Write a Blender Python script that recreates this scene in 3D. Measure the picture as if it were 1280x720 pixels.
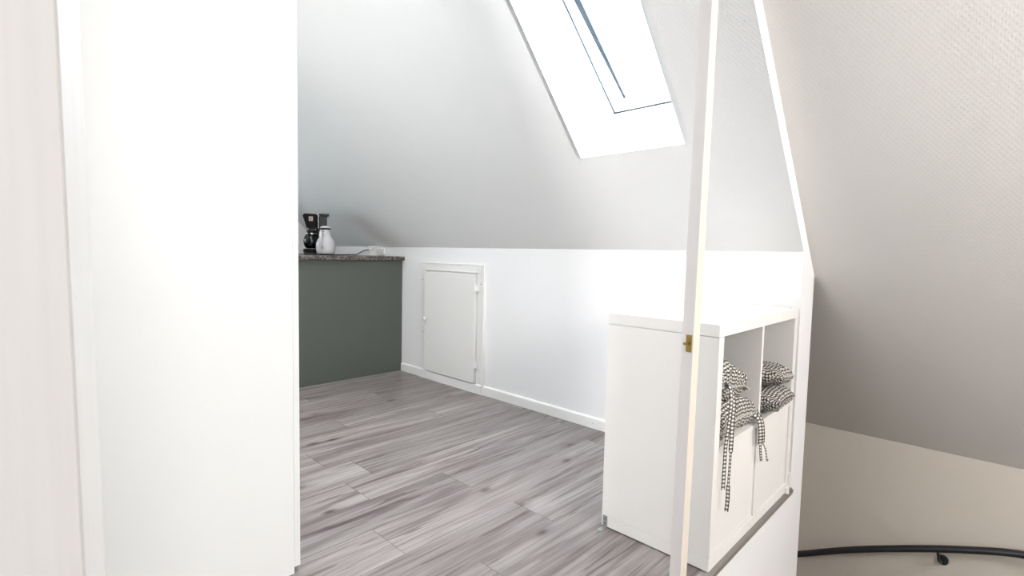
import bpy, bmesh, math, random
from mathutils import Vector, Matrix, noise
random.seed(7)
for o in list(bpy.data.objects): bpy.data.objects.remove(o)
S = bpy.context.scene; COL = S.collection

# ------------------------------------------------------------------ camera
F, PI_, RO, YA, H = 640.84, 0.0671482, 0.0212739, 0.7643417, 0.98
cy, sy = math.cos(YA), math.sin(YA)
Fh, Rt, Up = Vector((-sy, cy, 0)), Vector((cy, sy, 0)), Vector((0, 0, 1))
F2 = Fh*math.cos(PI_) - Up*math.sin(PI_); U2 = Up*math.cos(PI_) + Fh*math.sin(PI_)
R2 = Rt*math.cos(RO) + U2*math.sin(RO); U3 = U2*math.cos(RO) - Rt*math.sin(RO)
cd = bpy.data.cameras.new('camera'); cam = bpy.data.objects.new('camera', cd); COL.objects.link(cam)
M = Matrix((R2, U3, -F2)).transposed().to_4x4(); M.translation = Vector((0, 0, H)); cam.matrix_world = M
cd.sensor_width = 36; cd.lens = 36*F/1280; cd.clip_start = 0.02
cd.dof.use_dof = True; cd.dof.focus_distance = 2.6; cd.dof.aperture_fstop = 7.1
S.camera = cam

# ------------------------------------------------------------------ light
S.view_settings.view_transform = 'Standard'; S.view_settings.look = 'None'
S.view_settings.gamma = 1; S.view_settings.exposure = 1.05
W = bpy.data.worlds.new('world'); S.world = W; W.use_nodes = True
bg = W.node_tree.nodes['Background']; bg.inputs[0].default_value = (0.86, 0.94, 1.0, 1); bg.inputs[1].default_value = 16.0

def area(name, loc, target, sx, sy_, watt, col, portal=False):
    l = bpy.data.lights.new(name, 'AREA'); l.shape = 'RECTANGLE'; l.size = sx; l.size_y = sy_
    l.energy = watt; l.color = col
    if portal: l.cycles.is_portal = True
    o = bpy.data.objects.new(name, l); COL.objects.link(o); o.location = loc
    d = (Vector(target) - Vector(loc)).normalized()
    o.rotation_euler = d.to_track_quat('-Z', 'Y').to_euler(); return o
area('fill_landing', (3.8, -0.9, 1.85), (-1.4, 0.9, 1.1), 1.1, 1.1, 27, (1.0, 0.985, 0.965))  # added fill with no real lamp there; lifts wardrobe side and door
area('fill_above_room', (-2.5, 0.75, 2.44), (-2.5, 0.95, 0), 1.7, 0.4, 12, (1.0, 0.99, 0.98)).data.spread = math.radians(125)  # invented overhead fill, evens out the knee wall and floor
area('fill_entrance', (-1.2, -3.9, 1.5), (-1.7, 2.0, 1.4), 1.2, 1.4, 67, (1.0, 0.992, 0.985))  # added fill from behind the view for knee wall, slope and shelf side
area('fill_stairwell', (1.9, 1.35, 1.75), (0.0, 1.9, 1.45), 0.8, 0.6, 32, (1.0, 0.965, 0.925))  # added warm fill, makes the stair slope brighter towards its top
area('portal_roof_window', (-1.22, 2.15, 2.25), (-1.22, 1.5, 1.6), 0.7, 1.2, 10, (1, 1, 1), True)

# ------------------------------------------------------------------ materials
def new_mat(name):
    m = bpy.data.materials.new(name); m.use_nodes = True
    return m, m.node_tree.nodes, m.node_tree.links, m.node_tree.nodes['Principled BSDF']
def plain(name, col, rough=0.5, metal=0.0, var=0.03, scale=6, bump=0.0, bscale=200, trans=0.0):
    m, N, L, B = new_mat(name)
    tc = N.new('ShaderNodeTexCoord'); nz = N.new('ShaderNodeTexNoise'); nz.inputs['Scale'].default_value = scale
    nz.inputs['Detail'].default_value = 4; L.new(tc.outputs['Object'], nz.inputs['Vector'])
    mx = N.new('ShaderNodeMix'); mx.data_type = 'RGBA'
    mx.inputs[6].default_value = (*[c*(1-var) for c in col], 1); mx.inputs[7].default_value = (*[min(1, c*(1+var)) for c in col], 1)
    L.new(nz.outputs['Fac'], mx.inputs[0]); L.new(mx.outputs[2], B.inputs['Base Color'])
    B.inputs['Roughness'].default_value = rough; B.inputs['Metallic'].default_value = metal
    if trans: B.inputs['Transmission Weight'].default_value = trans
    if bump:
        n2 = N.new('ShaderNodeTexNoise'); n2.inputs['Scale'].default_value = bscale; L.new(tc.outputs['Object'], n2.inputs['Vector'])
        b = N.new('ShaderNodeBump'); b.inputs['Strength'].default_value = bump; b.inputs['Distance'].default_value = 0.002
        L.new(n2.outputs['Fac'], b.inputs['Height']); L.new(b.outputs[0], B.inputs['Normal'])
    return m
def wallpaper(name, col, strength=0.35, rough=0.75):
    """painted glass-fibre wallpaper: fine diagonal weave relief"""
    m, N, L, B = new_mat(name)
    tc = N.new('ShaderNodeTexCoord')
    outs = []
    for rot in (35, -35):
        mp = N.new('ShaderNodeMapping'); mp.inputs['Rotation'].default_value = (0, 0, math.radians(rot)); L.new(tc.outputs['UV'], mp.inputs['Vector'])
        w = N.new('ShaderNodeTexWave'); w.inputs['Scale'].default_value = 26; w.inputs['Distortion'].default_value = 1.2
        w.inputs['Detail'].default_value = 1; w.inputs['Detail Scale'].default_value = 3; L.new(mp.outputs[0], w.inputs['Vector']); outs.append(w.outputs['Fac'])
    mu = N.new('ShaderNodeMath'); mu.operation = 'MULTIPLY'; L.new(outs[0], mu.inputs[0]); L.new(outs[1], mu.inputs[1])
    b = N.new('ShaderNodeBump'); b.inputs['Strength'].default_value = strength; b.inputs['Distance'].default_value = 0.0016
    L.new(mu.outputs[0], b.inputs['Height']); L.new(b.outputs[0], B.inputs['Normal'])
    nz = N.new('ShaderNodeTexNoise'); nz.inputs['Scale'].default_value = 1.6; nz.inputs['Detail'].default_value = 5; L.new(tc.outputs['Object'], nz.inputs['Vector'])
    mx = N.new('ShaderNodeMix'); mx.data_type = 'RGBA'; mx.inputs[6].default_value = (*[c*.97 for c in col], 1); mx.inputs[7].default_value = (*[min(1, c*1.02) for c in col], 1)
    L.new(nz.outputs['Fac'], mx.inputs[0]); L.new(mx.outputs[2], B.inputs['Base Color']); B.inputs['Roughness'].default_value = rough
    return m
M_slope = wallpaper('wallpaper_slope', (0.88, 0.878, 0.872), 0.45)
M_wall = wallpaper('wallpaper_wall', (0.83, 0.83, 0.84), 0.25)
M_stairw = wallpaper('wallpaper_stair', (0.62, 0.575, 0.515), 0.25)
M_stairc = wallpaper('wallpaper_stair_ceiling', (0.72, 0.70, 0.675), 0.3)
M_base = plain('white_trim_paint', (0.83, 0.83, 0.82), 0.4, bump=.05, bscale=60)
M_hatch = plain('white_hatch_paint', (0.80, 0.80, 0.785), 0.45, var=.02, bump=.1, bscale=40)
M_shelf = plain('white_foil', (0.81, 0.795, 0.775), 0.38, var=.01)
M_ward = plain('white_lacquer_board', (0.76, 0.768, 0.758), 0.45, var=.01)
M_win = plain('white_window_paint', (0.90, 0.92, 0.93), 0.4, var=.01)
M_steel = plain('brushed_steel', (0.56, 0.55, 0.53), 0.38, 1.0, bump=.1)
M_zinc = plain('zinc_plate', (0.36, 0.36, 0.36), 0.5, 0.8)
M_brass = plain('brass', (0.46, 0.33, 0.10), 0.35, 1.0)
M_black = plain('black_plastic', (0.008, 0.008, 0.009), 0.3)
M_black.node_tree.nodes['Principled BSDF'].inputs['Specular IOR Level'].default_value = .25
M_blackm = plain('black_painted_rail', (0.018, 0.019, 0.022), 0.4, var=.15)
M_chrome = plain('chrome', (0.55, 0.55, 0.56), 0.2, 1.0)
M_wplast = plain('white_plastic', (0.76, 0.76, 0.75), 0.35)
M_cer = plain('white_glazed_jug', (0.52, 0.52, 0.54), 0.25)
M_seal = plain('dark_rubber_seal', (0.006, 0.009, 0.012), 0.6)
M_slate = plain('slate_blue_gasket', (0.010, 0.019, 0.028), 0.5)
M_green = plain('grey_green_board', (0.078, 0.090, 0.078), 0.55, var=.03, scale=3)
M_sticker = plain('pale_pink_sticker', (0.62, 0.45, 0.40), 0.5)
M_print = plain('dark_print', (0.10, 0.07, 0.06), 0.5)
M_screw = plain('grey_screw', (0.16, 0.16, 0.16), 0.5)
M_cap = plain('grey_cap', (0.50, 0.50, 0.49), 0.5)

def speckle():
    m, N, L, B = new_mat('speckled_worktop')
    tc = N.new('ShaderNodeTexCoord'); v = N.new('ShaderNodeTexNoise'); v.inputs['Scale'].default_value = 70; v.inputs['Detail'].default_value = 6
    L.new(tc.outputs['Object'], v.inputs['Vector']); r = N.new('ShaderNodeValToRGB')
    r.color_ramp.elements[0].position = .42; r.color_ramp.elements[0].color = (0.028, 0.025, 0.024, 1)
    r.color_ramp.elements[1].position = .62; r.color_ramp.elements[1].color = (0.20, 0.17, 0.155, 1)
    L.new(v.outputs['Fac'], r.inputs[0]); L.new(r.outputs[0], B.inputs['Base Color']); B.inputs['Roughness'].default_value = .35
    return m
M_top = speckle()

def door_wood(name, col, col2):
    m, N, L, B = new_mat(name)
    tc = N.new('ShaderNodeTexCoord'); mp = N.new('ShaderNodeMapping'); mp.inputs['Scale'].default_value = (60, 60, 2.5)
    L.new(tc.outputs['Object'], mp.inputs['Vector']); nz = N.new('ShaderNodeTexNoise'); nz.inputs['Scale'].default_value = 1.5; nz.inputs['Detail'].default_value = 5
    L.new(mp.outputs[0], nz.inputs['Vector']); mx = N.new('ShaderNodeMix'); mx.data_type = 'RGBA'
    mx.inputs[6].default_value = (*col, 1); mx.inputs[7].default_value = (*col2, 1); L.new(nz.outputs['Fac'], mx.inputs[0])
    L.new(mx.outputs[2], B.inputs['Base Color']); B.inputs['Roughness'].default_value = .45
    b = N.new('ShaderNodeBump'); b.inputs['Strength'].default_value = .15; b.inputs['Distance'].default_value = .001
    L.new(nz.outputs['Fac'], b.inputs['Height']); L.new(b.outputs[0], B.inputs['Normal']); return m
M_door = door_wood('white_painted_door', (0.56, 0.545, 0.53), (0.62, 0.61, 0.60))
M_dooredge = door_wood('brightened_cream_door_edge', (0.88, 0.83, 0.76), (0.91, 0.90, 0.87))  # cream edge, painted brighter in place of light it doesn't catch
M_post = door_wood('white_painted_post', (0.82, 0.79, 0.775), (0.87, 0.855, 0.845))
M_postside = door_wood('warm_lit_post_side', (0.74, 0.67, 0.575), (0.78, 0.72, 0.64))  # warm light falling on this side of the post is put into its colour

def gingham():
    m, N, L, B = new_mat('gingham_cloth')
    uv = N.new('ShaderNodeUVMap'); sp = N.new('ShaderNodeSeparateXYZ'); L.new(uv.outputs[0], sp.inputs[0]); st = []
    for k in (0, 1):
        a = N.new('ShaderNodeMath'); a.operation = 'MULTIPLY'; a.inputs[1].default_value = 1/0.0122; L.new(sp.outputs[k], a.inputs[0])
        f = N.new('ShaderNodeMath'); f.operation = 'FRACT'; L.new(a.outputs[0], f.inputs[0])
        g = N.new('ShaderNodeMath'); g.operation = 'GREATER_THAN'; g.inputs[1].default_value = .5; L.new(f.outputs[0], g.inputs[0]); st.append(g)
    s = N.new('ShaderNodeMath'); s.operation = 'ADD'; L.new(st[0].outputs[0], s.inputs[0]); L.new(st[1].outputs[0], s.inputs[1])
    h = N.new('ShaderNodeMath'); h.operation = 'MULTIPLY'; h.inputs[1].default_value = .5; L.new(s.outputs[0], h.inputs[0])
    r = N.new('ShaderNodeValToRGB'); e = r.color_ramp.elements
    e[0].position = 0; e[0].color = (0.78, 0.75, 0.70, 1); e[1].position = 1; e[1].color = (0.022, 0.024, 0.022, 1)
    x = e.new(.5); x.color = (0.17, 0.165, 0.15, 1)
    L.new(h.outputs[0], r.inputs[0]); L.new(r.outputs[0], B.inputs['Base Color']); B.inputs['Roughness'].default_value = .9
    return m
M_ging = gingham()

def floor_mat():
    m, N, L, B = new_mat('grey_oak_laminate')
    uv = N.new('ShaderNodeUVMap'); uv.uv_map = 'UVMap'
    at = N.new('ShaderNodeAttribute'); at.attribute_name = 'tone'
    def noise_(scale_xyz, sc, det, dist=0):
        mp = N.new('ShaderNodeMapping'); mp.inputs['Scale'].default_value = scale_xyz; L.new(uv.outputs[0], mp.inputs['Vector'])
        n = N.new('ShaderNodeTexNoise'); n.inputs['Scale'].default_value = sc; n.inputs['Detail'].default_value = det; n.inputs['Distortion'].default_value = dist
        L.new(mp.outputs[0], n.inputs['Vector']); return n.outputs['Fac']
    def ramp(src, stops):
        r = N.new('ShaderNodeValToRGB'); e = r.color_ramp.elements
        e[0].position, e[0].color = stops[0][0], (*stops[0][1], 1); e[1].position, e[1].color = stops[-1][0], (*stops[-1][1], 1)
        for p_, c in stops[1:-1]: q = e.new(p_); q.color = (*c, 1)
        L.new(src, r.inputs[0]); return r.outputs[0]
    def mix(a, b, fac, mode='MIX'):
        x = N.new('ShaderNodeMix'); x.data_type = 'RGBA'; x.blend_type = mode
        for v, i in ((a, 6), (b, 7), (fac, 0)):
            if hasattr(v, 'is_linked'): L.new(v, x.inputs[i])
            else: x.inputs[i].default_value = v
        return x.outputs[2]
    g1 = noise_((14, 1.1, 1), 1.0, 6, 1.2)          # broad cathedral grain
    base = ramp(g1, [(.30, (0.20, 0.165, 0.163)), (.45, (0.31, 0.275, 0.268)), (.60, (0.40, 0.365, 0.355)), (.78, (0.47, 0.44, 0.43))])
    g2 = noise_((95, 2.2, 1), 1.0, 5, .4)              # fine fibre
    fine = ramp(g2, [(.32, (.66, .63, .63)), (.5, (.98, .98, .98)), (.7, (1.10, 1.10, 1.10))])
    c = mix(base, fine, 1.0, 'MULTIPLY')
    g3 = noise_((26, 1.3, 1), 1.3, 2, 1.5)          # dark streaks
    st = ramp(g3, [(.0, (.0,)*3), (.63, (.0,)*3), (.68, (1.,)*3), (1., (1.,)*3)])
    sb = N.new('ShaderNodeRGBToBW'); L.new(st, sb.inputs[0])
    sm = N.new('ShaderNodeMath'); sm.operation = 'MULTIPLY'; sm.inputs[1].default_value = .6; L.new(sb.outputs[0], sm.inputs[0])
    c = mix(c, (0.095, 0.062, 0.062, 1), sm.outputs[0])
    mp = N.new('ShaderNodeMapping'); mp.inputs['Scale'].default_value = (5.2, 2.6, 1); L.new(uv.outputs[0], mp.inputs['Vector'])
    vo = N.new('ShaderNodeTexVoronoi'); vo.inputs['Scale'].default_value = 1.0; L.new(mp.outputs[0], vo.inputs['Vector'])
    kn = ramp(vo.outputs['Distance'], [(0, (1, 1, 1)), (.035, (.8, .8, .8)), (.10, (.18, .18, .18)), (.2, (0, 0, 0))])
    kb = N.new('ShaderNodeRGBToBW'); L.new(kn, kb.inputs[0])
    c = mix(c, (0.075, 0.045, 0.045, 1), kb.outputs[0])
    tn = N.new('ShaderNodeMath'); tn.operation = 'MULTIPLY_ADD'; tn.inputs[1].default_value = .20; tn.inputs[2].default_value = .60; L.new(at.outputs['Fac'], tn.inputs[0])
    cb = N.new('ShaderNodeCombineColor')
    for i in range(3): L.new(tn.outputs[0], cb.inputs[i])
    c = mix(c, cb.outputs[0], 1.0, 'MULTIPLY')
    L.new(c, B.inputs['Base Color']); B.inputs['Roughness'].default_value = .36
    B.inputs['Specular IOR Level'].default_value = .35
    b = N.new('ShaderNodeBump'); b.inputs['Strength'].default_value = .08; b.inputs['Distance'].default_value = .001; L.new(g2, b.inputs['Height']); L.new(b.outputs[0], B.inputs['Normal'])
    return m
M_floor = floor_mat(); M_gap = plain('floor_joint', (0.06, 0.05, 0.048), .8)

def glass_mat(name, tint=(1, 1, 1), refl=.05):
    m = bpy.data.materials.new(name); m.use_nodes = True; N = m.node_tree.nodes; L = m.node_tree.links; N.clear()
    o = N.new('ShaderNodeOutputMaterial'); t = N.new('ShaderNodeBsdfTransparent'); t.inputs[0].default_value = (*tint, 1)
    g = N.new('ShaderNodeBsdfGlossy'); g.inputs['Roughness'].default_value = .02
    mx = N.new('ShaderNodeMixShader'); mx.inputs[0].default_value = refl
    L.new(t.outputs[0], mx.inputs[1]); L.new(g.outputs[0], mx.inputs[2]); L.new(mx.outputs[0], o.inputs[0]); return m
M_glass = glass_mat('window_glass', (.97, .99, 1)); M_carafe = glass_mat('smoked_carafe_glass', (.14, .14, .15))

# ------------------------------------------------------------------ mesh helpers
def box(bm, x0, x1, y0, y1, z0, z1, bev=0.0):
    vs = [bm.verts.new((x, y, z)) for x in (x0, x1) for y in (y0, y1) for z in (z0, z1)]
    fs = [bm.faces.new([vs[i] for i in q]) for q in ((0, 1, 3, 2), (4, 6, 7, 5), (0, 4, 5, 1), (2, 3, 7, 6), (0, 2, 6, 4), (1, 5, 7, 3))]
    if bev:
        es = list({e for f in fs for e in f.edges})
        bmesh.ops.bevel(bm, geom=es, offset=bev, segments=2, affect='EDGES', profile=.6)
def hexa(bm, a, b):
    """solid between two matching loops of points"""
    n = len(a); va = [bm.verts.new(p) for p in a]; vb = [bm.verts.new(p) for p in b]
    bm.faces.new(va[::-1]); bm.faces.new(vb)
    for i in range(n): j = (i+1) % n; bm.faces.new((va[i], va[j], vb[j], vb[i]))
def prismX(bm, pts, x0, x1): hexa(bm, [(x0, y, z) for y, z in pts], [(x1, y, z) for y, z in pts])
def lathe(bm, prof, seg=40, c=(0, 0, 0), cap=True):
    rings = []
    for r, z in prof: rings.append([bm.verts.new((c[0]+r*math.cos(2*math.pi*i/seg), c[1]+r*math.sin(2*math.pi*i/seg), c[2]+z)) for i in range(seg)])
    for a, b in zip(rings, rings[1:]):
        for i in range(seg): j = (i+1) % seg; bm.faces.new((a[i], a[j], b[j], b[i]))
    if cap: bm.faces.new(rings[0][::-1]); bm.faces.new(rings[-1])
def smooth_path(P, n=6):
    P = [Vector(p) for p in P]; Q = [P[0]*2-P[1]] + P + [P[-1]*2-P[-2]]; out = []
    for i in range(1, len(Q)-2):
        p0, p1, p2, p3 = Q[i-1:i+3]
        for k in range(n):
            t = k/n; out.append(.5*((2*p1)+(p2-p0)*t+(2*p0-5*p1+4*p2-p3)*t*t+(3*p1-p0-3*p2+p3)*t**3))
    return out + [P[-1]]
def tube(bm, P, r, seg=14, rs=None):
    rings = []; prev = Vector((0, 0, 1))
    for i, p in enumerate(P):
        t = (P[min(i+1, len(P)-1)]-P[max(i-1, 0)]).normalized()
        a = prev - t*prev.dot(t)
        if a.length < 1e-4: a = Vector((1, 0, 0)) - t*t.x
        a.normalize(); prev = a; b = t.cross(a); rr = rs[i] if rs else r
        rings.append([bm.verts.new(p+(a*math.cos(2*math.pi*k/seg)+b*math.sin(2*math.pi*k/seg))*rr) for k in range(seg)])
    for x, y in zip(rings, rings[1:]):
        for k in range(seg): j = (k+1) % seg; bm.faces.new((x[k], x[j], y[j], y[k]))
    bm.faces.new(rings[0][::-1]); bm.faces.new(rings[-1])
def cyl(bm, a, b, r, seg=24): tube(bm, [Vector(a), Vector(b)], r, seg)
def link(name, bm, mat, parent=None, smooth=False, uv=True):
    bmesh.ops.recalc_face_normals(bm, faces=bm.faces)
    if uv and not bm.loops.layers.uv:
        L_ = bm.loops.layers.uv.new('UVMap')
        for f in bm.faces:
            n = f.normal
            for l in f.loops:
                c = l.vert.co
                if abs(n.x) > .8: l[L_].uv = (c.y, c.z)
                elif abs(n.y) > .8: l[L_].uv = (c.x, c.z)
                elif abs(n.z) > .8: l[L_].uv = (c.x, c.y)
                else: l[L_].uv = (c.x, (c.z-c.y)*.7071)
    me = bpy.data.meshes.new(name); bm.to_mesh(me); bm.free()
    for m_ in (mat if isinstance(mat, (list, tuple)) else [mat]): me.materials.append(m_)
    if smooth:
        for p in me.polygons: p.use_smooth = True
    o = bpy.data.objects.new(name, me); COL.objects.link(o)
    if parent: o.parent = parent
    return o
def nb(): return bmesh.new()
def boxo(name, mat, args, parent=None, bev=0.0):
    bm = nb(); box(bm, *args, bev); return link(name, bm, mat, parent)
def struct(o): o['kind'] = 'structure'; return o
def thing(name, label, cat, loc=(0, 0, 0), rz=0, group=None):
    o = bpy.data.objects.new(name, None); COL.objects.link(o); o.location = loc; o.rotation_euler = (0, 0, rz); o.empty_display_size = .05
    o['label'] = label; o['category'] = cat
    if group: o['group'] = group
    return o
def tag(o, label, cat, group=None):
    o['label'] = label; o['category'] = cat
    if group: o['group'] = group
    return o

# ------------------------------------------------------------------ shell
KY, KZ, SL = 2.40, 1.012, 1.085            # knee wall plane, its top, roof pitch (rise per run)
XE = -0.605                                 # edge of the floor over the stairwell
rz_ = lambda y: KZ + (KY-y)*SL              # underside of room slope
sz_ = lambda y: 0.909 + (2.586-y)*SL        # underside of stairwell slope
TOPZ = 2.50; YR = KY-(TOPZ-KZ)/SL; YS = 2.586-(TOPZ-0.909)/SL
LOW = -2.45

# floor: one mesh of planks
bm = nb(); uvl = bm.loops.layers.uv.new('UVMap'); tone = bm.faces.layers.float.new('tone_f')
edges = [XE-.004, -0.742]
x = -0.943
while x > -5.05: edges.append(x); x -= 0.2013
fixed = {(-1.346): 1.435, (-1.547): 0.93, (-1.949): 1.04, (-2.352): 1.055, (-2.553): 1.9}
tones = []
rnd = random.Random(11)
for k in range(len(edges)-1):
    xa, xb = edges[k+1], edges[k]
    off = None
    for kx, yy in fixed.items():
        if abs(kx-xa) < .03: off = yy
    if off is None: off = rnd.uniform(.0, 1.28) + (0.15 if k < 2 else 0)
    y = off-1.285*5
    while y < 2.4:
        ya, yb = max(y, -4.2), min(y+1.285, 2.395)
        if yb > ya:
            g = .0007; u0, v0 = rnd.uniform(0, 50), rnd.uniform(0, 50); t = rnd.random()
            vs = [bm.verts.new(q) for q in ((xa+g, ya+g, 0), (xb-g, ya+g, 0), (xb-g, yb-g, 0), (xa+g, yb-g, 0))]
            f = bm.faces.new(vs)
            for l in f.loops: l[uvl].uv = (u0+l.vert.co.x, v0+l.vert.co.y)
            f[tone] = t
        y += 1.285
# landing by the head of the stairs (camera side)
for k in range(24):
    xb = 4.0-k*.2; xa = max(xb-.2, XE)
    if xb <= XE: break
    vs = [bm.verts.new(q) for q in ((xa+.0007, -4.2, 0), (xb-.0007, -4.2, 0), (xb-.0007, .93, 0), (xa+.0007, .93, 0))]
    f = bm.faces.new(vs); u0 = rnd.uniform(0, 50)
    for l in f.loops: l[uvl].uv = (u0+l.vert.co.x, l.vert.co.y)
    f[tone] = rnd.random()
n_pl = len(bm.faces)
tl = [f[tone] for f in bm.faces]
box(bm, -5.0, XE-.012, -4.2, 2.398, -.20, -.0015); box(bm, XE-.004, 4.0, -4.2, .93, -.20, -.0015)
for i, f in enumerate(bm.faces): f.material_index = 0 if i < n_pl else 1
for f in list(bm.faces)[n_pl:]:
    for l in f.loops: l[uvl].uv = (l.vert.co.x, l.vert.co.y)
me = bpy.data.meshes.new('floor'); bm.to_mesh(me); bm.free(); me.materials.append(M_floor); me.materials.append(M_gap)
a = me.attributes.new('tone', 'FLOAT', 'FACE')
for i in range(len(me.polygons)): a.data[i].value = tl[i] if i < n_pl else .5
fl = bpy.data.objects.new('floor', me); COL.objects.link(fl); struct(fl)

# knee wall; its stair-side end runs on down into the stairwell
bm = nb(); HX0, HX1 = -3.262, -2.556
box(bm, -5.0, XE-.006, KY, 2.586, LOW, .9)
prismX(bm, [(KY, .9), (2.586, .9), (2.586, .909), (KY, 1.111), (KY, KZ)], -5.0, XE-.006)
struct(link('wall_back', bm, M_wall))
bm = nb(); box(bm, XE-.16, XE-.006, .93, 2.40, LOW, -.2); box(bm, XE-.011, XE-.006, .93, 2.40, -.2, -.003); struct(link('wall_stair_left', bm, M_wall))
# gable wall with a window opening hidden beyond the wardrobe
bm = nb(); GX = -5.0
wy0, wy1, wz0, wz1 = .70, 1.20, 1.12, 1.50
box(bm, GX-.12, GX, -4.2, wy0, -.2, 2.5)
box(bm, GX-.12, GX, wy0, wy1, -.2, wz0); box(bm, GX-.12, GX, wy0, wy1, wz1, 2.5); box(bm, GX-.12, GX, wy1, 2.586, -.2, 2.5)
struct(link('wall_left', bm, M_wall))
w2 = thing('window_2', '', ''); del w2['label']; del w2['category']; struct(w2)
bm = nb()
for q in ((wy0, wy0+.06, wz0, wz1), (wy1-.06, wy1, wz0, wz1), (wy0+.06, wy1-.06, wz0, wz0+.06), (wy0+.06, wy1-.06, wz1-.06, wz1)): box(bm, GX-.09, GX-.03, *q)
link('window_frame', bm, M_win, w2); boxo('glass_pane', M_glass, (GX-.062, GX-.058, wy0+.06, wy1-.06, wz0+.06, wz1-.06), w2)
# walls on the camera side
boxo_ = lambda n, m, a: struct(boxo(n, m, a))
boxo_('wall_right', M_wall, (4.0, 4.1, -4.2, 3.42, LOW, 2.6))
boxo_('wall_front', M_wall, (-5.0, 4.0, -4.3, -4.2, -.2, 2.6))
boxo_('wall_fill_block', M_wall, (1.6, 4.0, .93, 1.0, LOW, 2.6))  # unseen partition added to keep the landing fill out of the stairwell
boxo_('wall_stair_back', M_stairw, (-1.35, 2.2, 3.42, 3.52, LOW, .06))
boxo_('wall_stair_front', M_stairw, (XE-.006, 2.2, .83, .93, LOW, -.2))
bm = nb(); hexa(bm, [(-1.35, 2.586, LOW), (-1.35, 3.42, LOW), (-1.35, 3.42, .004), (-1.35, 2.586, .909)], [(-1.30, 2.586, LOW), (-1.30, 3.42, LOW), (-1.30, 3.42, .004), (-1.30, 2.586, .909)])
struct(link('wall_stair_far', bm, M_stairw))
boxo_('wall_stair_side', M_stairw, (2.2, 2.3, 1.0, 3.52, LOW, 2.6))
boxo_('floor_lower', M_gap, (-1.35, 2.2, .83, 3.52, LOW-.1, LOW))

# sloping ceiling of the room with the roof-window opening
hx0, hx1, hy1, hy0 = -1.487, -0.967, 2.007, 1.22
bm = nb()
def slope_slab(x0, x1, ya, yb, th=.16):
    dy, dz = .5*th*.7353, .5*th*.6777          # square-cut edges, at right angles to the slope
    pts = [(ya, rz_(ya)), (yb, rz_(yb)), (yb+dy, rz_(yb)+dz), (ya+dy, rz_(ya)+dz)]
    if yb == KY: pts[2] = (KY, KZ+.118)
    prismX(bm, pts, x0, x1)
slope_slab(-5.0, hx0, YR, KY); slope_slab(hx1, XE-.006, YR, KY); slope_slab(hx0, hx1, hy1, KY); slope_slab(hx0, hx1, YR, hy0)
struct(link('ceiling_slope', bm, M_slope))
bm = nb(); box(bm, -5.0, XE-.006, -4.2, YR, TOPZ, TOPZ+.1); box(bm, XE-.006, 4.0, -4.2, YS, TOPZ, TOPZ+.1); struct(link('ceiling', bm, M_slope))
bm = nb()
prismX(bm, [(YS, sz_(YS)), (3.44, sz_(3.44)), (3.44, sz_(3.44)+.1), (YS, sz_(YS)+.1)], XE-.006, 2.2)
prismX(bm, [(2.49, sz_(2.49)), (3.44, sz_(3.44)), (3.44, sz_(3.44)+.1), (2.49, sz_(2.49)+.1)], -1.35, XE-.006)
struct(link('ceiling_stairwell', bm, M_stairc))

# ------------------------------------------------------------------ roof window
w1 = thing('window_1', '', ''); del w1['label']; del w1['category']; struct(w1)
A = Vector((0, 2.277, 1.702))                      # lower corner line of the window frame
vd = Vector((0, -math.cos(math.radians(42)), math.sin(math.radians(42)))); nd = Vector((0, vd.z, -vd.y))  # up-slope, outward
def wp(x, v, d): return Vector((x, 0, 0)) + A + vd*v + nd*d
VL = 1.06; topin = Vector((0, hy0, rz_(hy0)))
def sheet(pts, off):                               # thin lining board
    bm = nb(); off = Vector(off); i_ = off.normalized()*-.0015; hexa(bm, [Vector(p)+i_ for p in pts], [Vector(p)+off for p in pts]); return bm
lo = Vector((0, hy1, rz_(hy1)))
X = lambda x, p: (x, p.y, p.z)
tp = A + vd*VL
link('reveal_bottom', sheet([X(hx0, lo), X(hx1, lo), X(hx1, A), X(hx0, A)], (0, .02, -.02)), M_win, w1)
link('reveal_top', sheet([X(hx0, topin), X(hx1, topin), X(hx1, tp), X(hx0, tp)], (0, -.02, .02)), M_win, w1)
link('reveal_left', sheet([X(hx0, lo), X(hx0, A), X(hx0, tp), X(hx0, topin)], (-.02, 0, 0)), M_win, w1)
link('reveal_right', sheet([X(hx1, lo), X(hx1, A), X(hx1, tp), X(hx1, topin)], (.02, 0, 0)), M_win, w1)
def wbox(name, x0, x1, v0, v1, d0, d1, mat, par):
    bm = nb(); hexa(bm, [wp(x0, v0, d0), wp(x1, v0, d0), wp(x1, v1, d0), wp(x0, v1, d0)], [wp(x0, v0, d1), wp(x1, v0, d1), wp(x1, v1, d1), wp(x0, v1, d1)])
    return link(name, bm, mat, par)
bm = nb()
for (x0, x1, v0, v1) in ((hx0-.02, hx0+.004, -.02, VL+.02), (hx1-.004, hx1+.02, -.02, VL+.02), (hx0, hx1, -.03, .0), (hx0, hx1, VL, VL+.03)):
    hexa(bm, [wp(x0, v0, 0), wp(x1, v0, 0), wp(x1, v1, 0), wp(x0, v1, 0)], [wp(x0, v0, .07), wp(x1, v0, .07), wp(x1, v1, .07), wp(x0, v1, .07)])
link('window_frame', bm, M_win, w1)
bm = nb(); sx0, sx1 = hx0+.006, hx1-.006
for (x0, x1, v0, v1) in ((sx0, sx0+.062, .004, VL), (sx1-.062, sx1, .004, VL), (sx0+.062, sx1-.062, .004, .062), (sx0+.062, sx1-.062, VL-.06, VL)):
    hexa(bm, [wp(x0, v0, .004), wp(x1, v0, .004), wp(x1, v1, .004), wp(x0, v1, .004)], [wp(x0, v0, .06), wp(x1, v0, .06), wp(x1, v1, .06), wp(x0, v1, .06)])
sash = link('sash', bm, M_win, w1)
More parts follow.
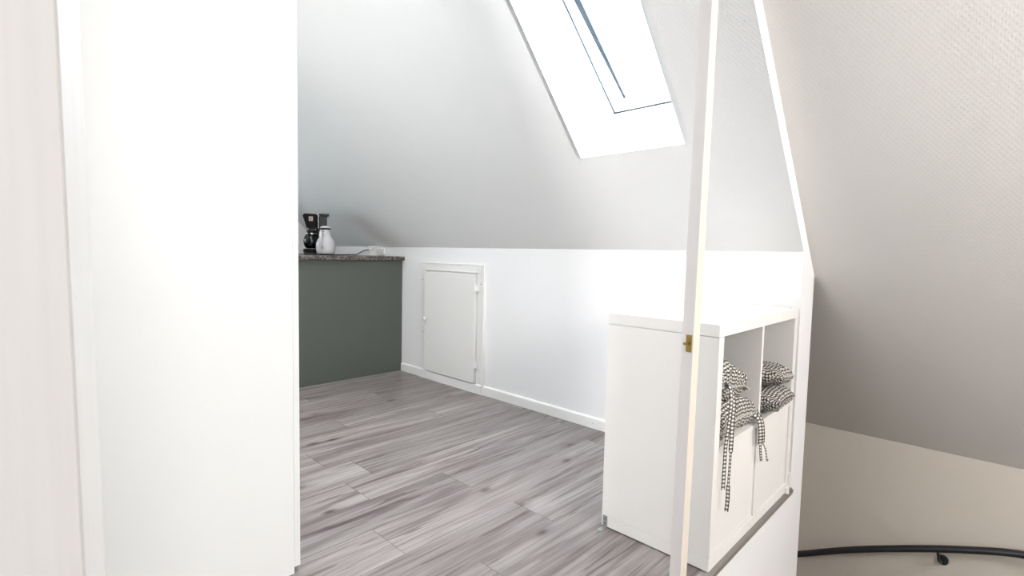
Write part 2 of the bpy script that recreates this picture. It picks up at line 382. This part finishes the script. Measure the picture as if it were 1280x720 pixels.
wbox('seal', hx0, hx1, -.001, .0055, -.004, .01, M_seal, w1)
wbox('seal', hx0+.001, hx0+.004, .0, VL, -.003, .01, M_zinc, w1)
# tapering slate gasket beside the pane
bm = nb(); gx = sx0+.066
hexa(bm, [wp(gx+.014, .072, .0), wp(gx+.027, .072, .0), wp(gx+.012, .62, .0), wp(gx+.012, VL-.06, 0), wp(gx-.018, VL-.06, 0), wp(gx-.018, .62, .0)], [wp(gx+.014, .072, .012), wp(gx+.027, .072, .012), wp(gx+.012, .62, .012), wp(gx+.012, VL-.06, .012), wp(gx-.018, VL-.06, .012), wp(gx-.018, .62, .012)])
link('gasket', bm, M_slate, sash)
wbox('glass_pane', sx0+.05, sx1-.05, .05, VL-.05, .028, .034, M_glass, sash)

# ------------------------------------------------------------------ baseboards
def baseboard(x0, x1):
    bm = nb(); prismX(bm, [(KY, 0), (KY-.016, 0), (KY-.016, .056), (KY-.010, .063), (KY, .063)], x0, x1); return bm
struct(link('baseboard_back', baseboard(-3.535, -3.272), M_base)); struct(link('baseboard_back', baseboard(-2.545, XE-.006), M_base))

# ------------------------------------------------------------------ access hatch in the knee wall
dr = thing('door_1', '', ''); del dr['label']; del dr['category']; struct(dr)
bm = nb(); fy0, fy1 = KY-.014, KY
ztop = .892
box(bm, HX0, HX0+.052, fy0, fy1, .062, ztop, .002); box(bm, HX1-.062, HX1, fy0, fy1, .062, ztop, .002)
box(bm, HX0+.052, HX1-.062, fy0, fy1, ztop-.052, ztop, .002)
link('door_frame', bm, M_hatch, dr)
bm = nb(); prismX(bm, [(KY, 0), (KY-.024, 0), (KY-.024, .058), (KY-.016, .066), (KY, .066)], HX0-.008, HX1+.006); link('bottom_rail', bm, M_base, dr)
bm = nb(); box(bm, HX1, HX1+.014, KY-.024, KY, .0, ztop+.004, .002); box(bm, HX0, HX1, KY-.017, KY, ztop, ztop+.006, .001); link('edge_bead', bm, M_base, dr)
lf = boxo('door_leaf', M_hatch, (HX0+.058, HX1-.070, KY-.032, KY-.002, .070, ztop-.058), dr, .003)
bm = nb(); cyl(bm, (HX0+.085, KY-.030, .47), (HX0+.085, KY-.046, .47), .006, 16)
tube(bm, [Vector((HX0+.085, KY-.040-.003*i, .47)) for i in range(7)], .01, 18, [.006, .011, .0145, .016, .0145, .010, .004])
link('door_knob', bm, M_base, lf, True)
for z in (.735, .20):
    bm = nb(); cyl(bm, (HX1-.065, KY-.034, z-.028), (HX1-.065, KY-.034, z+.028), .006, 14); box(bm, HX1-.066, HX1-.044, KY-.030, KY-.014, z-.022, z+.022, .001); link('hinge', bm, M_base, dr)
for x_, z in ((HX0+.018, .765), (HX1-.026, .765), (HX0+.018, .36)):
    bm = nb(); cyl(bm, (x_, KY-.013, z), (x_, KY-.0152, z), .0042, 12); link('screw', bm, M_screw, dr)
# dark gap behind the lower edge of the leaf
bm = nb(); cyl(bm, (-1.63, KY-.016, .03), (-1.63, KY-.0172, .03), .003, 10); s_ = link('screw', bm, M_cap); s_.name = 'wall_screw'; tag(s_, 'tiny grey screw head in the baseboard left of the shelf unit', 'screw')

# ------------------------------------------------------------------ kitchen block
kx = -3.545
kb = thing('kitchen_cabinet', 'grey-green kitchen base cabinet whose plain end panel faces the room', 'cabinet', (kx, 1.9, 0))
boxo('end_panel', M_green, (-.018, 0, -.50, .498, .0, .905), kb)
boxo('carcass', M_green, (-1.42, -.019, -.48, .498, .08, .905), kb)
boxo('plinth', M_green, (-1.42, -.019, -.44, -.424, .0, .079), kb)
for i in range(3):
    d = boxo('cabinet_door', M_green, (-1.41+.466*i, -1.41+.466*i+.46, -.499, -.481, .09, .90), kb, .001)
    bm = nb(); cyl(bm, (-1.37+.466*i, -.525, .80), (-1.25+.466*i, -.525, .80), .005, 12); cyl(bm, (-1.36+.466*i, -.499, .80), (-1.36+.466*i, -.525, .80), .004, 10); cyl(bm, (-1.26+.466*i, -.499, .80), (-1.26+.466*i, -.525, .80), .004, 10)
    link('handle', bm, M_zinc, d)
WT = .937
tag(boxo('worktop', M_top, (-4.995, -3.508, 1.37, 2.399, .906, WT), None, .004), 'dark speckled stone-look worktop on the grey-green kitchen cabinet', 'worktop')

# coffee maker; local -y faces the camera
cm = thing('coffee_maker', 'black filter coffee maker with glass carafe on the speckled worktop', 'coffee maker', (-4.07, 1.915, WT), math.radians(64.5))
bm = nb(); box(bm, -.085, .085, -.10, .11, 0, .014, .004); lathe(bm, [(.060, .012), (.064, .02), (.066, .036), (.060, .046), (.045, .048)], 36, (-.028, -.03, 0)); link('base', bm, M_black, cm, False)
bm = nb(); lathe(bm, [(.058, .014), (.058, .03)], 36, (-.028, -.034, 0)); link('base_ring', bm, M_chrome, cm, True)
bm = nb(); box(bm, .005, .078, .02, .105, .014, .325, .01); link('water_tower', bm, M_black, cm)
bm = nb(); hexa(bm, [(-.062, -.07, .205), (.012, -.07, .205), (.012, .06, .205), (-.062, .06, .205)], [(-.098, -.10, .325), (.022, -.10, .325), (.022, .10, .325), (-.098, .10, .325)])
bmesh.ops.bevel(bm, geom=list(bm.edges), offset=.012, segments=3, affect='EDGES'); link('filter_basket', bm, M_black, cm)
bm = nb(); box(bm, .026, .104, -.085, .105, .312, .330, .004); box(bm, .026, .088, -.085, .019, .205, .312, .008); link('brew_head', bm, M_black, cm)
bm = nb(); box(bm, .0225, .0245, -.088, -.07, .21, .322); link('chrome_strip', bm, M_chrome, cm); bm = nb(); lathe(bm, [(.001, -.006), (.006, -.003), (.006, .003), (.001, .006)], 14, (.024, -.092, .257)); link('button', bm, M_chrome, cm, True)
st_ = bm = nb(); hexa(bm, [(-.048, -.0945, .268), (-.018, -.0945, .268), (-.018, -.0925, .268), (-.048, -.0925, .268)], [(-.048, -.102, .302), (-.018, -.102, .302), (-.018, -.100, .302), (-.048, -.100, .302)])
stk = link('sticker', bm, M_sticker, cm)
for k in range(3):
    z = .274+k*.009; yb_ = -.0945-(z-.268)*.22-.0008
    boxo('print_line', M_print, (-.044, -.022 if k != 1 else -.028, yb_-.0006, yb_+.001, z, z+.0035), stk)
bm = nb(); lathe(bm, [(.035, .05), (.050, .058), (.060, .085), (.062, .11), (.055, .14), (.040, .165), (.036, .175)], 40, (-.028, -.03, 0)); ca = link('carafe', bm, M_carafe, cm, True)
bm = nb(); lathe(bm, [(.034, .052), (.048, .060), (.057, .085), (.058, .092)], 32, (-.028, -.03, 0)); link('coffee', bm, M_black, ca, True)
bm = nb(); lathe(bm, [(.041, .160), (.041, .172), (.038, .176)], 32, (-.028, -.03, 0), True); link('carafe_band', bm, M_chrome, ca, True)
bm = nb(); lathe(bm, [(.038, .176), (.040, .186), (.030, .198), (.012, .201)], 32, (-.028, -.03, 0)); link('carafe_lid', bm, M_black, ca, True)
bm = nb(); tube(bm, smooth_path([(-.040, -.066, .170), (-.052, -.108, .168), (-.056, -.122, .12), (-.050, -.112, .085), (-.044, -.092, .08)], 6), .007, 10); link('carafe_handle', bm, M_black, ca, True)
# its power cord runs along the worktop to the socket block
inv = Matrix.Rotation(-math.radians(64.5), 4, 'Z'); CM0 = Vector((-4.07, 1.915, WT))
pts = [(-4.06, 2.04, .942), (-4.0, 2.10, .9405), (-3.99, 2.17, .942), (-3.985, 2.225, .9415), (-3.98, 2.245, .951), (-3.975, 2.285, .972), (-3.965, 2.325, .984), (-3.95, 2.345, .985), (-3.935, 2.352, .981)]
pts = [inv @ (Vector(q)-CM0) for q in pts]
bm = nb(); tube(bm, smooth_path(pts, 6), .0032, 8); cord = link('power_cord', bm, M_black, cm, True)
bm = nb(); tube(bm, [inv @ (Vector(q)-CM0) for q in ((-3.955, 2.338, .9845), (-3.948, 2.352, .981), (-3.94, 2.362, .979))], .008, 10, [.004, .009, .009]); link('plug', bm, M_black, cord, True)

# white jug
jg = thing('jug', 'white rounded jug with black rim and base in front of the coffee maker', 'jug', (-3.858, 1.898, WT), math.radians(64.5))
bm = nb(); lathe(bm, [(.060, .0), (.062, .004), (.062, .008), (.058, .009)], 40); link('foot', bm, M_black, jg, True)
bm = nb(); lathe(bm, [(.060, .009), (.067, .014), (.071, .04), (.073, .07), (.070, .095), (.060, .120), (.044, .142), (.037, .158), (.036, .190), (.038, .198)], 48); link('body', bm, M_cer, jg, True)
bm = nb(); lathe(bm, [(.036, .198), (.040, .200), (.040, .208), (.036, .209)], 40); link('rim', bm, M_black, jg, True)
bm = nb(); lathe(bm, [(.037, .209), (.042, .211), (.042, .217), (.032, .225), (.012, .228)], 40); link('lid', bm, M_cer, jg, True)
bm = nb(); P = smooth_path([(-.018, -.034, .19), (-.034, -.062, .188), (-.040, -.085, .16), (-.038, -.092, .11), (-.030, -.082, .07), (-.024, -.062, .055)], 8); tube(bm, P, .008, 12); link('handle', bm, M_cer, jg, True)

# socket block
sk = thing('socket_block', 'white stacked socket block with a black plug at the back of the worktop', 'socket', (-3.915, 2.365, WT), math.radians(20))
boxo('lower_socket', M_wplast, (-.030, .030, -.028, .028, .0, .040), sk, .004)
boxo('upper_socket', M_wplast, (-.034, .030, -.034, .028, .041, .082), sk, .006)
boxo('switch', M_cap, (.008, .018, -.0355, -.0335, .052, .066), sk)
tag(boxo('wall_socket', M_wplast, (-3.86, -3.80, KY-.016, KY, .945, 1.0), None, .003), 'small white wall socket just above the worktop, right of the socket block', 'socket')

# ------------------------------------------------------------------ wardrobe
wx = -1.492
wd = thing('wardrobe', 'tall plain white wardrobe, side panel facing the viewer, left of the room view', 'wardrobe', (wx, .2, 0))
boxo('side_panel', M_ward, (-.018, 0, -.15, .432, .0, 2.3), wd, .001)
boxo('carcass', M_ward, (-3.49, -.0185, -.15, .43, .06, 2.3), wd)  # lengthened out of view to keep the entrance fill off the left slope
boxo('plinth', M_ward, (-3.49, -.004, .405, .4325, .0, .055), wd)
for i in range(7):
    boxo('wardrobe_door', M_ward, (-3.49+.4985*i, -3.49+.4985*i+.4955, .434, .452, .018, 2.3), wd, .0012)

# ------------------------------------------------------------------ cube shelf unit
s0, s1, x0, x1, sh = 1.540, 2.352, -1.000, -0.606, .775
su = thing('shelf_unit', 'white cube shelf unit with two open and two closed compartments at the floor edge', 'shelf', (0, 0, .004))
B_ = .0012
boxo('top_panel', M_shelf, (x0, x1, s0, s1, sh-.039, sh), su, B_)
boxo('bottom_panel', M_shelf, (x0, x1, s0, s1, 0, .038), su, B_)
boxo('side_panel', M_shelf, (x0, x1, s0+.0006, s0+.038, .0392, sh-.0402), su, B_)
boxo('side_panel', M_shelf, (x0, x1, s1-.038, s1-.0006, .0392, sh-.0402), su, B_)
boxo('middle_shelf', M_shelf, (x0+.004, x1-.001, s0+.0385, s1-.0385, .371, .387), su, B_)
sm_ = (s0+s1)/2-.009
for z0, z1 in ((.0385, .3705), (.3875, sh-.0395)): boxo('divider', M_shelf, (x0+.004, x1-.001, sm_-.009, sm_+.009, z0, z1), su, B_)
boxo('back_panel', M_shelf, (x0+.001, x0+.0038, s0+.038, s1-.038, .038, sh-.039), su)
for ya, yb in ((s0+.040, sm_-.011), (sm_+.011, s1-.040)): boxo('door_insert', M_shelf, (x1-.024, x1-.006, ya+.001, yb-.001, .0405, .3685), su, B_)
for xx, yy in ((x0+.02, s0+.02), (x0+.02, s1-.03), (x1-.025, s0+.022), (x1-.025, s1-.02)):
    bm = nb(); cyl(bm, (xx, yy, sh-.001), (xx, yy, sh+.0012), .0045, 14); link('screw_cap', bm, M_cap, su)
# steel angle at the near left foot
bm = nb(); box(bm, x0+.006, x0+.024, s0-.0022, s0-.0002, -.003, .040); box(bm, x0+.006, x0+.024, s0-.040, s0-.0022, -.0035, -.0015); br = link('angle_bracket', bm, M_zinc, su)
for z in (.012, .028):
    bm = nb(); cyl(bm, (x0+.015, s0-.002, z), (x0+.015, s0-.0036, z), .0035, 12); link('screw', bm, M_chrome, br)
# white corner clip at the far lower corner
bm = nb(); box(bm, x1, x1+.008, s1-.05, s1-.005, .012, .022, .002); box(bm, x1, x1+.010, s1-.018, s1-.006, .020, .075, .003); box(bm, x1, x1+.014, s1-.045, s1-.03, -.002, .014, .002); link('corner_clip', bm, M_wplast, su)

# stair nosing along the floor edge
bm = nb(); pts = [(XE-.022, .0003), (XE-.006, .0028), (XE+.002, .001), (XE+.009, -.006), (XE+.010, -.016), (XE+.006, -.026), (XE-.001, -.031), (XE-.005, -.031), (XE-.005, -.002), (XE-.022, -.0012)]
hexa(bm, [(a_, .935, b_) for a_, b_ in pts], [(a_, 2.392, b_) for a_, b_ in pts]); struct(link('trim_1', bm, M_steel))

# ------------------------------------------------------------------ cushions
def sgnpow(v, p): return math.copysign(abs(v)**p, v)
def cushion_mesh(w, d, t, place, seed=0, n=44, wrinkle=.004, ex=.42, qf=3.2):
    """pillow in parameters (s,q) in [-1,1]^2; place(a,b,c) maps metres (along, across, height) into the scene"""
    bm = nb(); uvl = bm.loops.layers.uv.new('UVMap'); g = {}
    for side in (1, -1):
        for i in range(n+1):
            for j in range(n+1):
                s, q = math.sin(math.pi/2*(-1+2*i/n)), math.sin(math.pi/2*(-1+2*j/n))
                if side == -1 and (i in (0, n) or j in (0, n)): g[(-1, i, j)] = g[(1, i, j)]; continue
                prof = ((1-abs(s)**3.2)*(1-abs(q)**(qf if q > 0 else 3.2)))**ex
                pin = 1-.055*(1-abs(q)**2)*abs(s)**2; pin2 = 1-.055*(1-abs(s)**2)*abs(q)**2
                a, b = s*w/2*pin, q*d/2*pin2
                nz = noise.noise(Vector((a*16+seed, b*16, side*3)))*.6 + noise.noise(Vector((a*45+seed, b*30, side*7)))*.4
                rim = math.exp(-((1-max(abs(s), abs(q)))/.13)**2)
                c = side*(t/2*prof) + wrinkle*nz*(.35+prof) + wrinkle*1.1*rim*math.sin((a+b)*170+seed)
                g[(side, i, j)] = bm.verts.new(place(a, b, c))
        m_ = n//2; U = {}; V = {}
        for j in range(n+1):
            U[m_, j] = 0; V[j, m_] = 0
            for i in range(m_, n): U[i+1, j] = U[i, j] + (g[side, i+1, j].co-g[side, i, j].co).length; V[j, i+1] = V[j, i] + (g[side, j, i+1].co-g[side, j, i].co).length
            for i in range(m_, 0, -1): U[i-1, j] = U[i, j] - (g[side, i-1, j].co-g[side, i, j].co).length; V[j, i-1] = V[j, i] - (g[side, j, i-1].co-g[side, j, i].co).length
        for i in range(n):
            for j in range(n):
                try: f = bm.faces.new([g[(side, i, j)], g[(side, i+1, j)], g[(side, i+1, j+1)], g[(side, i, j+1)]])
                except ValueError: continue
                for l, (ii, jj) in zip(f.loops, ((i, j), (i+1, j), (i+1, j+1), (i, j+1))):
                    l[uvl].uv = (U[ii, jj]+.5, V[ii, jj]+.5)
                f.smooth = True
    return bm
def piping(w, d, place, n=44, r=.003):
    P = []
    for k in range(4*n):
        e, i = divmod(k, n); t = math.sin(math.pi/2*(-1+2*i/n))
        s, q = ((t, -1), (1, t), (-t, 1), (-1, -t))[e]
        pin = 1-.055*(1-abs(q)**2)*abs(s)**2; pin2 = 1-.055*(1-abs(s)**2)*abs(q)**2
        P.append(Vector(place(s*w/2*pin*1.004, q*d/2*pin2*1.004, 0)))
    P.append(P[0]); return P
def tube_uv(P, r, seg=8):
    bm = nb(); tube(bm, P, r, seg); u = bm.loops.layers.uv.new('UVMap')
    cum = [0]
    for a_, b_ in zip(P, P[1:]): cum.append(cum[-1]+(b_-a_).length)
    bm.verts.index_update()
    for f in bm.faces:
        for l in f.loops: i = l.vert.index//seg; k = l.vert.index % seg; l[u].uv = (cum[min(i, len(cum)-1)], k*2*math.pi*r/seg)
    return bm
def ribbon(P, widths, normals, th=.0012, uo=0.0):
    """flat cloth tie along P; normals give the facing of the flat side"""
    bm = nb(); u = bm.loops.layers.uv.new('UVMap'); rows = []; cum = 0
    for i, p in enumerate(P):
        if i: cum += (p-P[i-1]).length
        t = (P[min(i+1, len(P)-1)]-P[max(i-1, 0)]).normalized()
        nn = (normals[i]-t*normals[i].dot(t)).normalized(); s = t.cross(nn)
        rows.append((cum, widths[i], [bm.verts.new(p+s*widths[i]*a_+nn*th*b_) for a_, b_ in ((-.5, -.5), (.5, -.5), (.5, .5), (-.5, .5))]))
    for (c0, w0, r0), (c1, w1_, r1) in zip(rows, rows[1:]):
        for k in range(4):
            j = (k+1) % 4; f = bm.faces.new((r0[k], r0[j], r1[j], r1[k]))
            for l, (c, k_) in zip(f.loops, ((c0, k), (c0, j), (c1, j), (c1, k))): l[u].uv = (c+uo, (.0122*.75)+(.0122 if k_ in (1, 2) else 0))
            f.smooth = False
    bm.faces.new(rows[0][2][::-1]); bm.faces.new(rows[-1][2]); return bm
def vary(P, tw0, tw1):                              # normals turning from tw0 to tw1 about z, starting at +X
    n = len(P); return [Vector((math.cos(tw0+(tw1-tw0)*i/(n-1)), math.sin(tw0+(tw1-tw0)*i/(n-1)), .15)) for i in range(n)]

ZF = .004+.387
def add_cushion(label, place, w, d, t, seed, wr=.004, ex=.42, qf=3.2):
    c = link('chair_cushion', cushion_mesh(w, d, t, place, seed, wrinkle=wr, ex=ex, qf=qf), M_ging, None, True)
    tag(c, label, 'cushion', 'gingham chair cushions in the open compartments')
    link('piping', tube_uv(piping(w, d, place), .0032), M_ging, c, True); return c
# left compartment, lower: lies flat, front bulging over the shelf edge
def pl_ll(a, b, c):
    # a: along Y, b: depth (towards +X), height c ; sags at the ends
    x = -.797 + b; y = 1.752 + a
    z = ZF + .059 + c + .012*math.sin((y-1.58)*9) - .020*max(0, b-.10)/.09
    return (x, y, max(z, ZF+.001) if x < x1+.002 else z)
c1_ = add_cushion('gingham cushion lying flat under the folded one in the left compartment', pl_ll, .345, .382, .112, 2.0, .007, .34, 9)
# left compartment, upper: folded over, fold to the right
def pl_lu(a, b, c):
    y = 1.695 + a*.80; u = (y-1.58)/.24
    z = ZF + .182 + .022*math.cos(max(-.2, min(1.1, u))*math.pi*.55) + c
    x = -.800 + b + .012*c/.05
    z -= .035*max(0, u-.35)**2 + .022*max(0, b-.09)/.09 - .006*math.sin(b*60+a*25)
    # gathered crease low on the front
    if b > .05: z += .012*math.exp(-((c+.02)/.012)**2)
    return (x, max(1.5795, y), z)
c2_ = add_cushion('gingham cushion heaped on top in the left compartment, its tie hanging lowest', pl_lu, .30, .385, .130, 5.0, .008, .36, 9)
# right compartment: two, corners pointing out past the front
def rot2(a, b, ang): return a*math.cos(ang)-b*math.sin(ang), a*math.sin(ang)+b*math.cos(ang)
def pl_rl(a, b, c):
    a2, b2 = rot2(a, b, math.radians(-7))
    x = -.770+b2; y = 2.118+a2
    z = ZF+.049+c + .004*math.sin(b*20)+ .010*(-a/.16)*max(0, (b+.1)/.2)
    return (x, min(max(y, 1.951), 2.312) if x < x1 else y, max(z, ZF+.001) if x < x1 else z)
c3_ = add_cushion('gingham cushion lying at the bottom of the right compartment', pl_rl, .335, .40, .096, 9.0, .006, .36, 5)
def pl_ru(a, b, c):
    a2, b2 = rot2(a, b, math.radians(-9))
    x = -.770+b2; y = 2.112+a2
    z = ZF+.140+c + .026*(-a/.16)*max(0, (b+.2)/.4)
    return (x, min(max(y, 1.951), 2.312) if x < x1 else y, z)
c4_ = add_cushion('gingham cushion lying on top of another in the right compartment, its left end raised', pl_ru, .335, .40, .092, 13.0, .006, .36, 5)
# ties
P = smooth_path([(-.640, 1.640, .565), (-.600, 1.612, .585), (-.584, 1.600, .545), (-.585, 1.592, .47), (-.588, 1.583, .40), (-.588, 1.580, .33), (-.588, 1.578, .262)], 8)
link('tie', ribbon(P, [.0135]*len(P), vary(P, -.3, -.5)), M_ging, c2_)
P = smooth_path([(-.640, 1.650, .560), (-.598, 1.625, .575), (-.580, 1.610, .53), (-.581, 1.609, .46), (-.582, 1.610, .40), (-.584, 1.614, .34), (-.585, 1.612, .27), (-.585, 1.612, .22), (-.585, 1.606, .184)], 8)
n_ = len(P); wd_ = [.0135 if i < n_*.55 else (.007 if i < n_*.75 else .012) for i in range(n_)]
link('tie', ribbon(P, wd_, vary(P, -.2, -1.5), uo=.004), M_ging, c2_)
P = smooth_path([(-.640, 1.875, .440), (-.600, 1.885, .425), (-.588, 1.888, .400), (-.585, 1.893, .36), (-.586, 1.900, .325), (-.587, 1.908, .295), (-.588, 1.925, .255)], 8)
n_ = len(P); link('tie', ribbon(P, [.016 if i < n_*.66 else .008 for i in range(n_)], vary(P, -.4, -1.1)), M_ging, c1_)
P = smooth_path([(-.640, 1.895, .440), (-.600, 1.905, .425), (-.588, 1.912, .400), (-.585, 1.918, .36), (-.586, 1.925, .325), (-.584, 1.950, .295), (-.582, 1.962, .262), (-.582, 1.968, .245), (-.58, 1.975, .252)], 8)
n_ = len(P); link('tie', ribbon(P, [.016 if i < n_*.52 else .005 for i in range(n_)], vary(P, -.3, -.9), uo=.006), M_ging, c1_)

# ------------------------------------------------------------------ post at the stair head with a brass catch
po = thing('wooden_post', 'slim white-painted wooden post with a brass catch in front of the shelf unit', 'post', (0, 0, 0))
px1, py0 = XE, 1.358
bm = nb(); box(bm, px1-.034, px1, py0, py0+.040, .001, 2.16, .0015)
for v in bm.verts: v.co.x += .010*(v.co.z-.8); 
bm.normal_update()
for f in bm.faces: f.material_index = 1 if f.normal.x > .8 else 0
link('post', bm, [M_post, M_postside], po)
bm = nb(); zc = .742; cx_ = px1-.0125
box(bm, cx_-.009, cx_+.008, py0-.0018, py0-.0002, zc-.024, zc+.024, .0006)
cp = link('catch_plate', bm, M_brass, po)
bm = nb(); cyl(bm, (cx_-.002, py0-.0018, zc), (cx_-.002, py0-.010, zc), .005, 16); box(bm, cx_-.012, cx_+.003, py0-.013, py0-.009, zc-.004, zc+.003, .001); link('catch_tongue', bm, M_brass, cp)
for z in (zc-.018, zc+.018):
    bm = nb(); cyl(bm, (cx_, py0-.0018, z), (cx_, py0-.003, z), .003, 12); link('screw', bm, M_brass, cp)

# ------------------------------------------------------------------ door leaf at the very left, close by
d2 = thing('door_2', '', ''); del d2['label']; del d2['category']; struct(d2); d2.location = (-.598, .0655, .0)
e_ = Vector((-.868, .496, 0)); w_ = Vector((-.496, -.868, 0)); d2.rotation_euler = (math.radians(.57), 0, 0)
bm = nb(); c = [Vector((0, 0, 0)), w_*.82, w_*.82+e_*.040, e_*.040]
hexa(bm, [q+Vector((0, 0, .004)) for q in c], [q+Vector((0, 0, 2.03)) for q in c]); bmesh.ops.bevel(bm, geom=list(bm.edges), offset=.0018, segments=2, affect='EDGES'); bm.normal_update()
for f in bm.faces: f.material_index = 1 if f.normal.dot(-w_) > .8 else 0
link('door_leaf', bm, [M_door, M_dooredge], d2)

# ------------------------------------------------------------------ handrail in the stairwell
hr = thing('handrail', 'dark curved handrail on the low beige stairwell wall', 'handrail', (0, 3.34, -.45))
P = smooth_path([(-1.24, 0, -1.02+.45), (-1.0, 0, -.887+.45), (-.776, 0, -.772+.45), (-.539, 0, -.645+.45), (-.326, 0, -.546+.45), (-.134, 0, -.466+.45), (.039, 0, -.403+.45), (.12, 0, -.379+.45), (.173, .0, -.372+.45), (.28, 0, -.366+.45), (.6, 0, -.36+.45)], 8)
bm = nb(); tube(bm, P, .0175, 18); link('rail', bm, M_blackm, hr, True)
for bx, bz in ((-.158, -.475), (-1.12, -.955), (.5, -.388)):
    z0 = bz+.45
    bm = nb(); tube(bm, smooth_path([(bx, 0, z0-.012), (bx+.008, .006, z0-.055), (bx+.014, .035, z0-.082), (bx+.014, .078, z0-.084)], 6), .0065, 12); b_ = link('rail_bracket', bm, M_blackm, hr, True)
    bm = nb(); cyl(bm, (bx+.020, .060, z0-.080), (bx+.020, .0795, z0-.080), .023, 28); link('wall_flange', bm, M_blackm, b_)
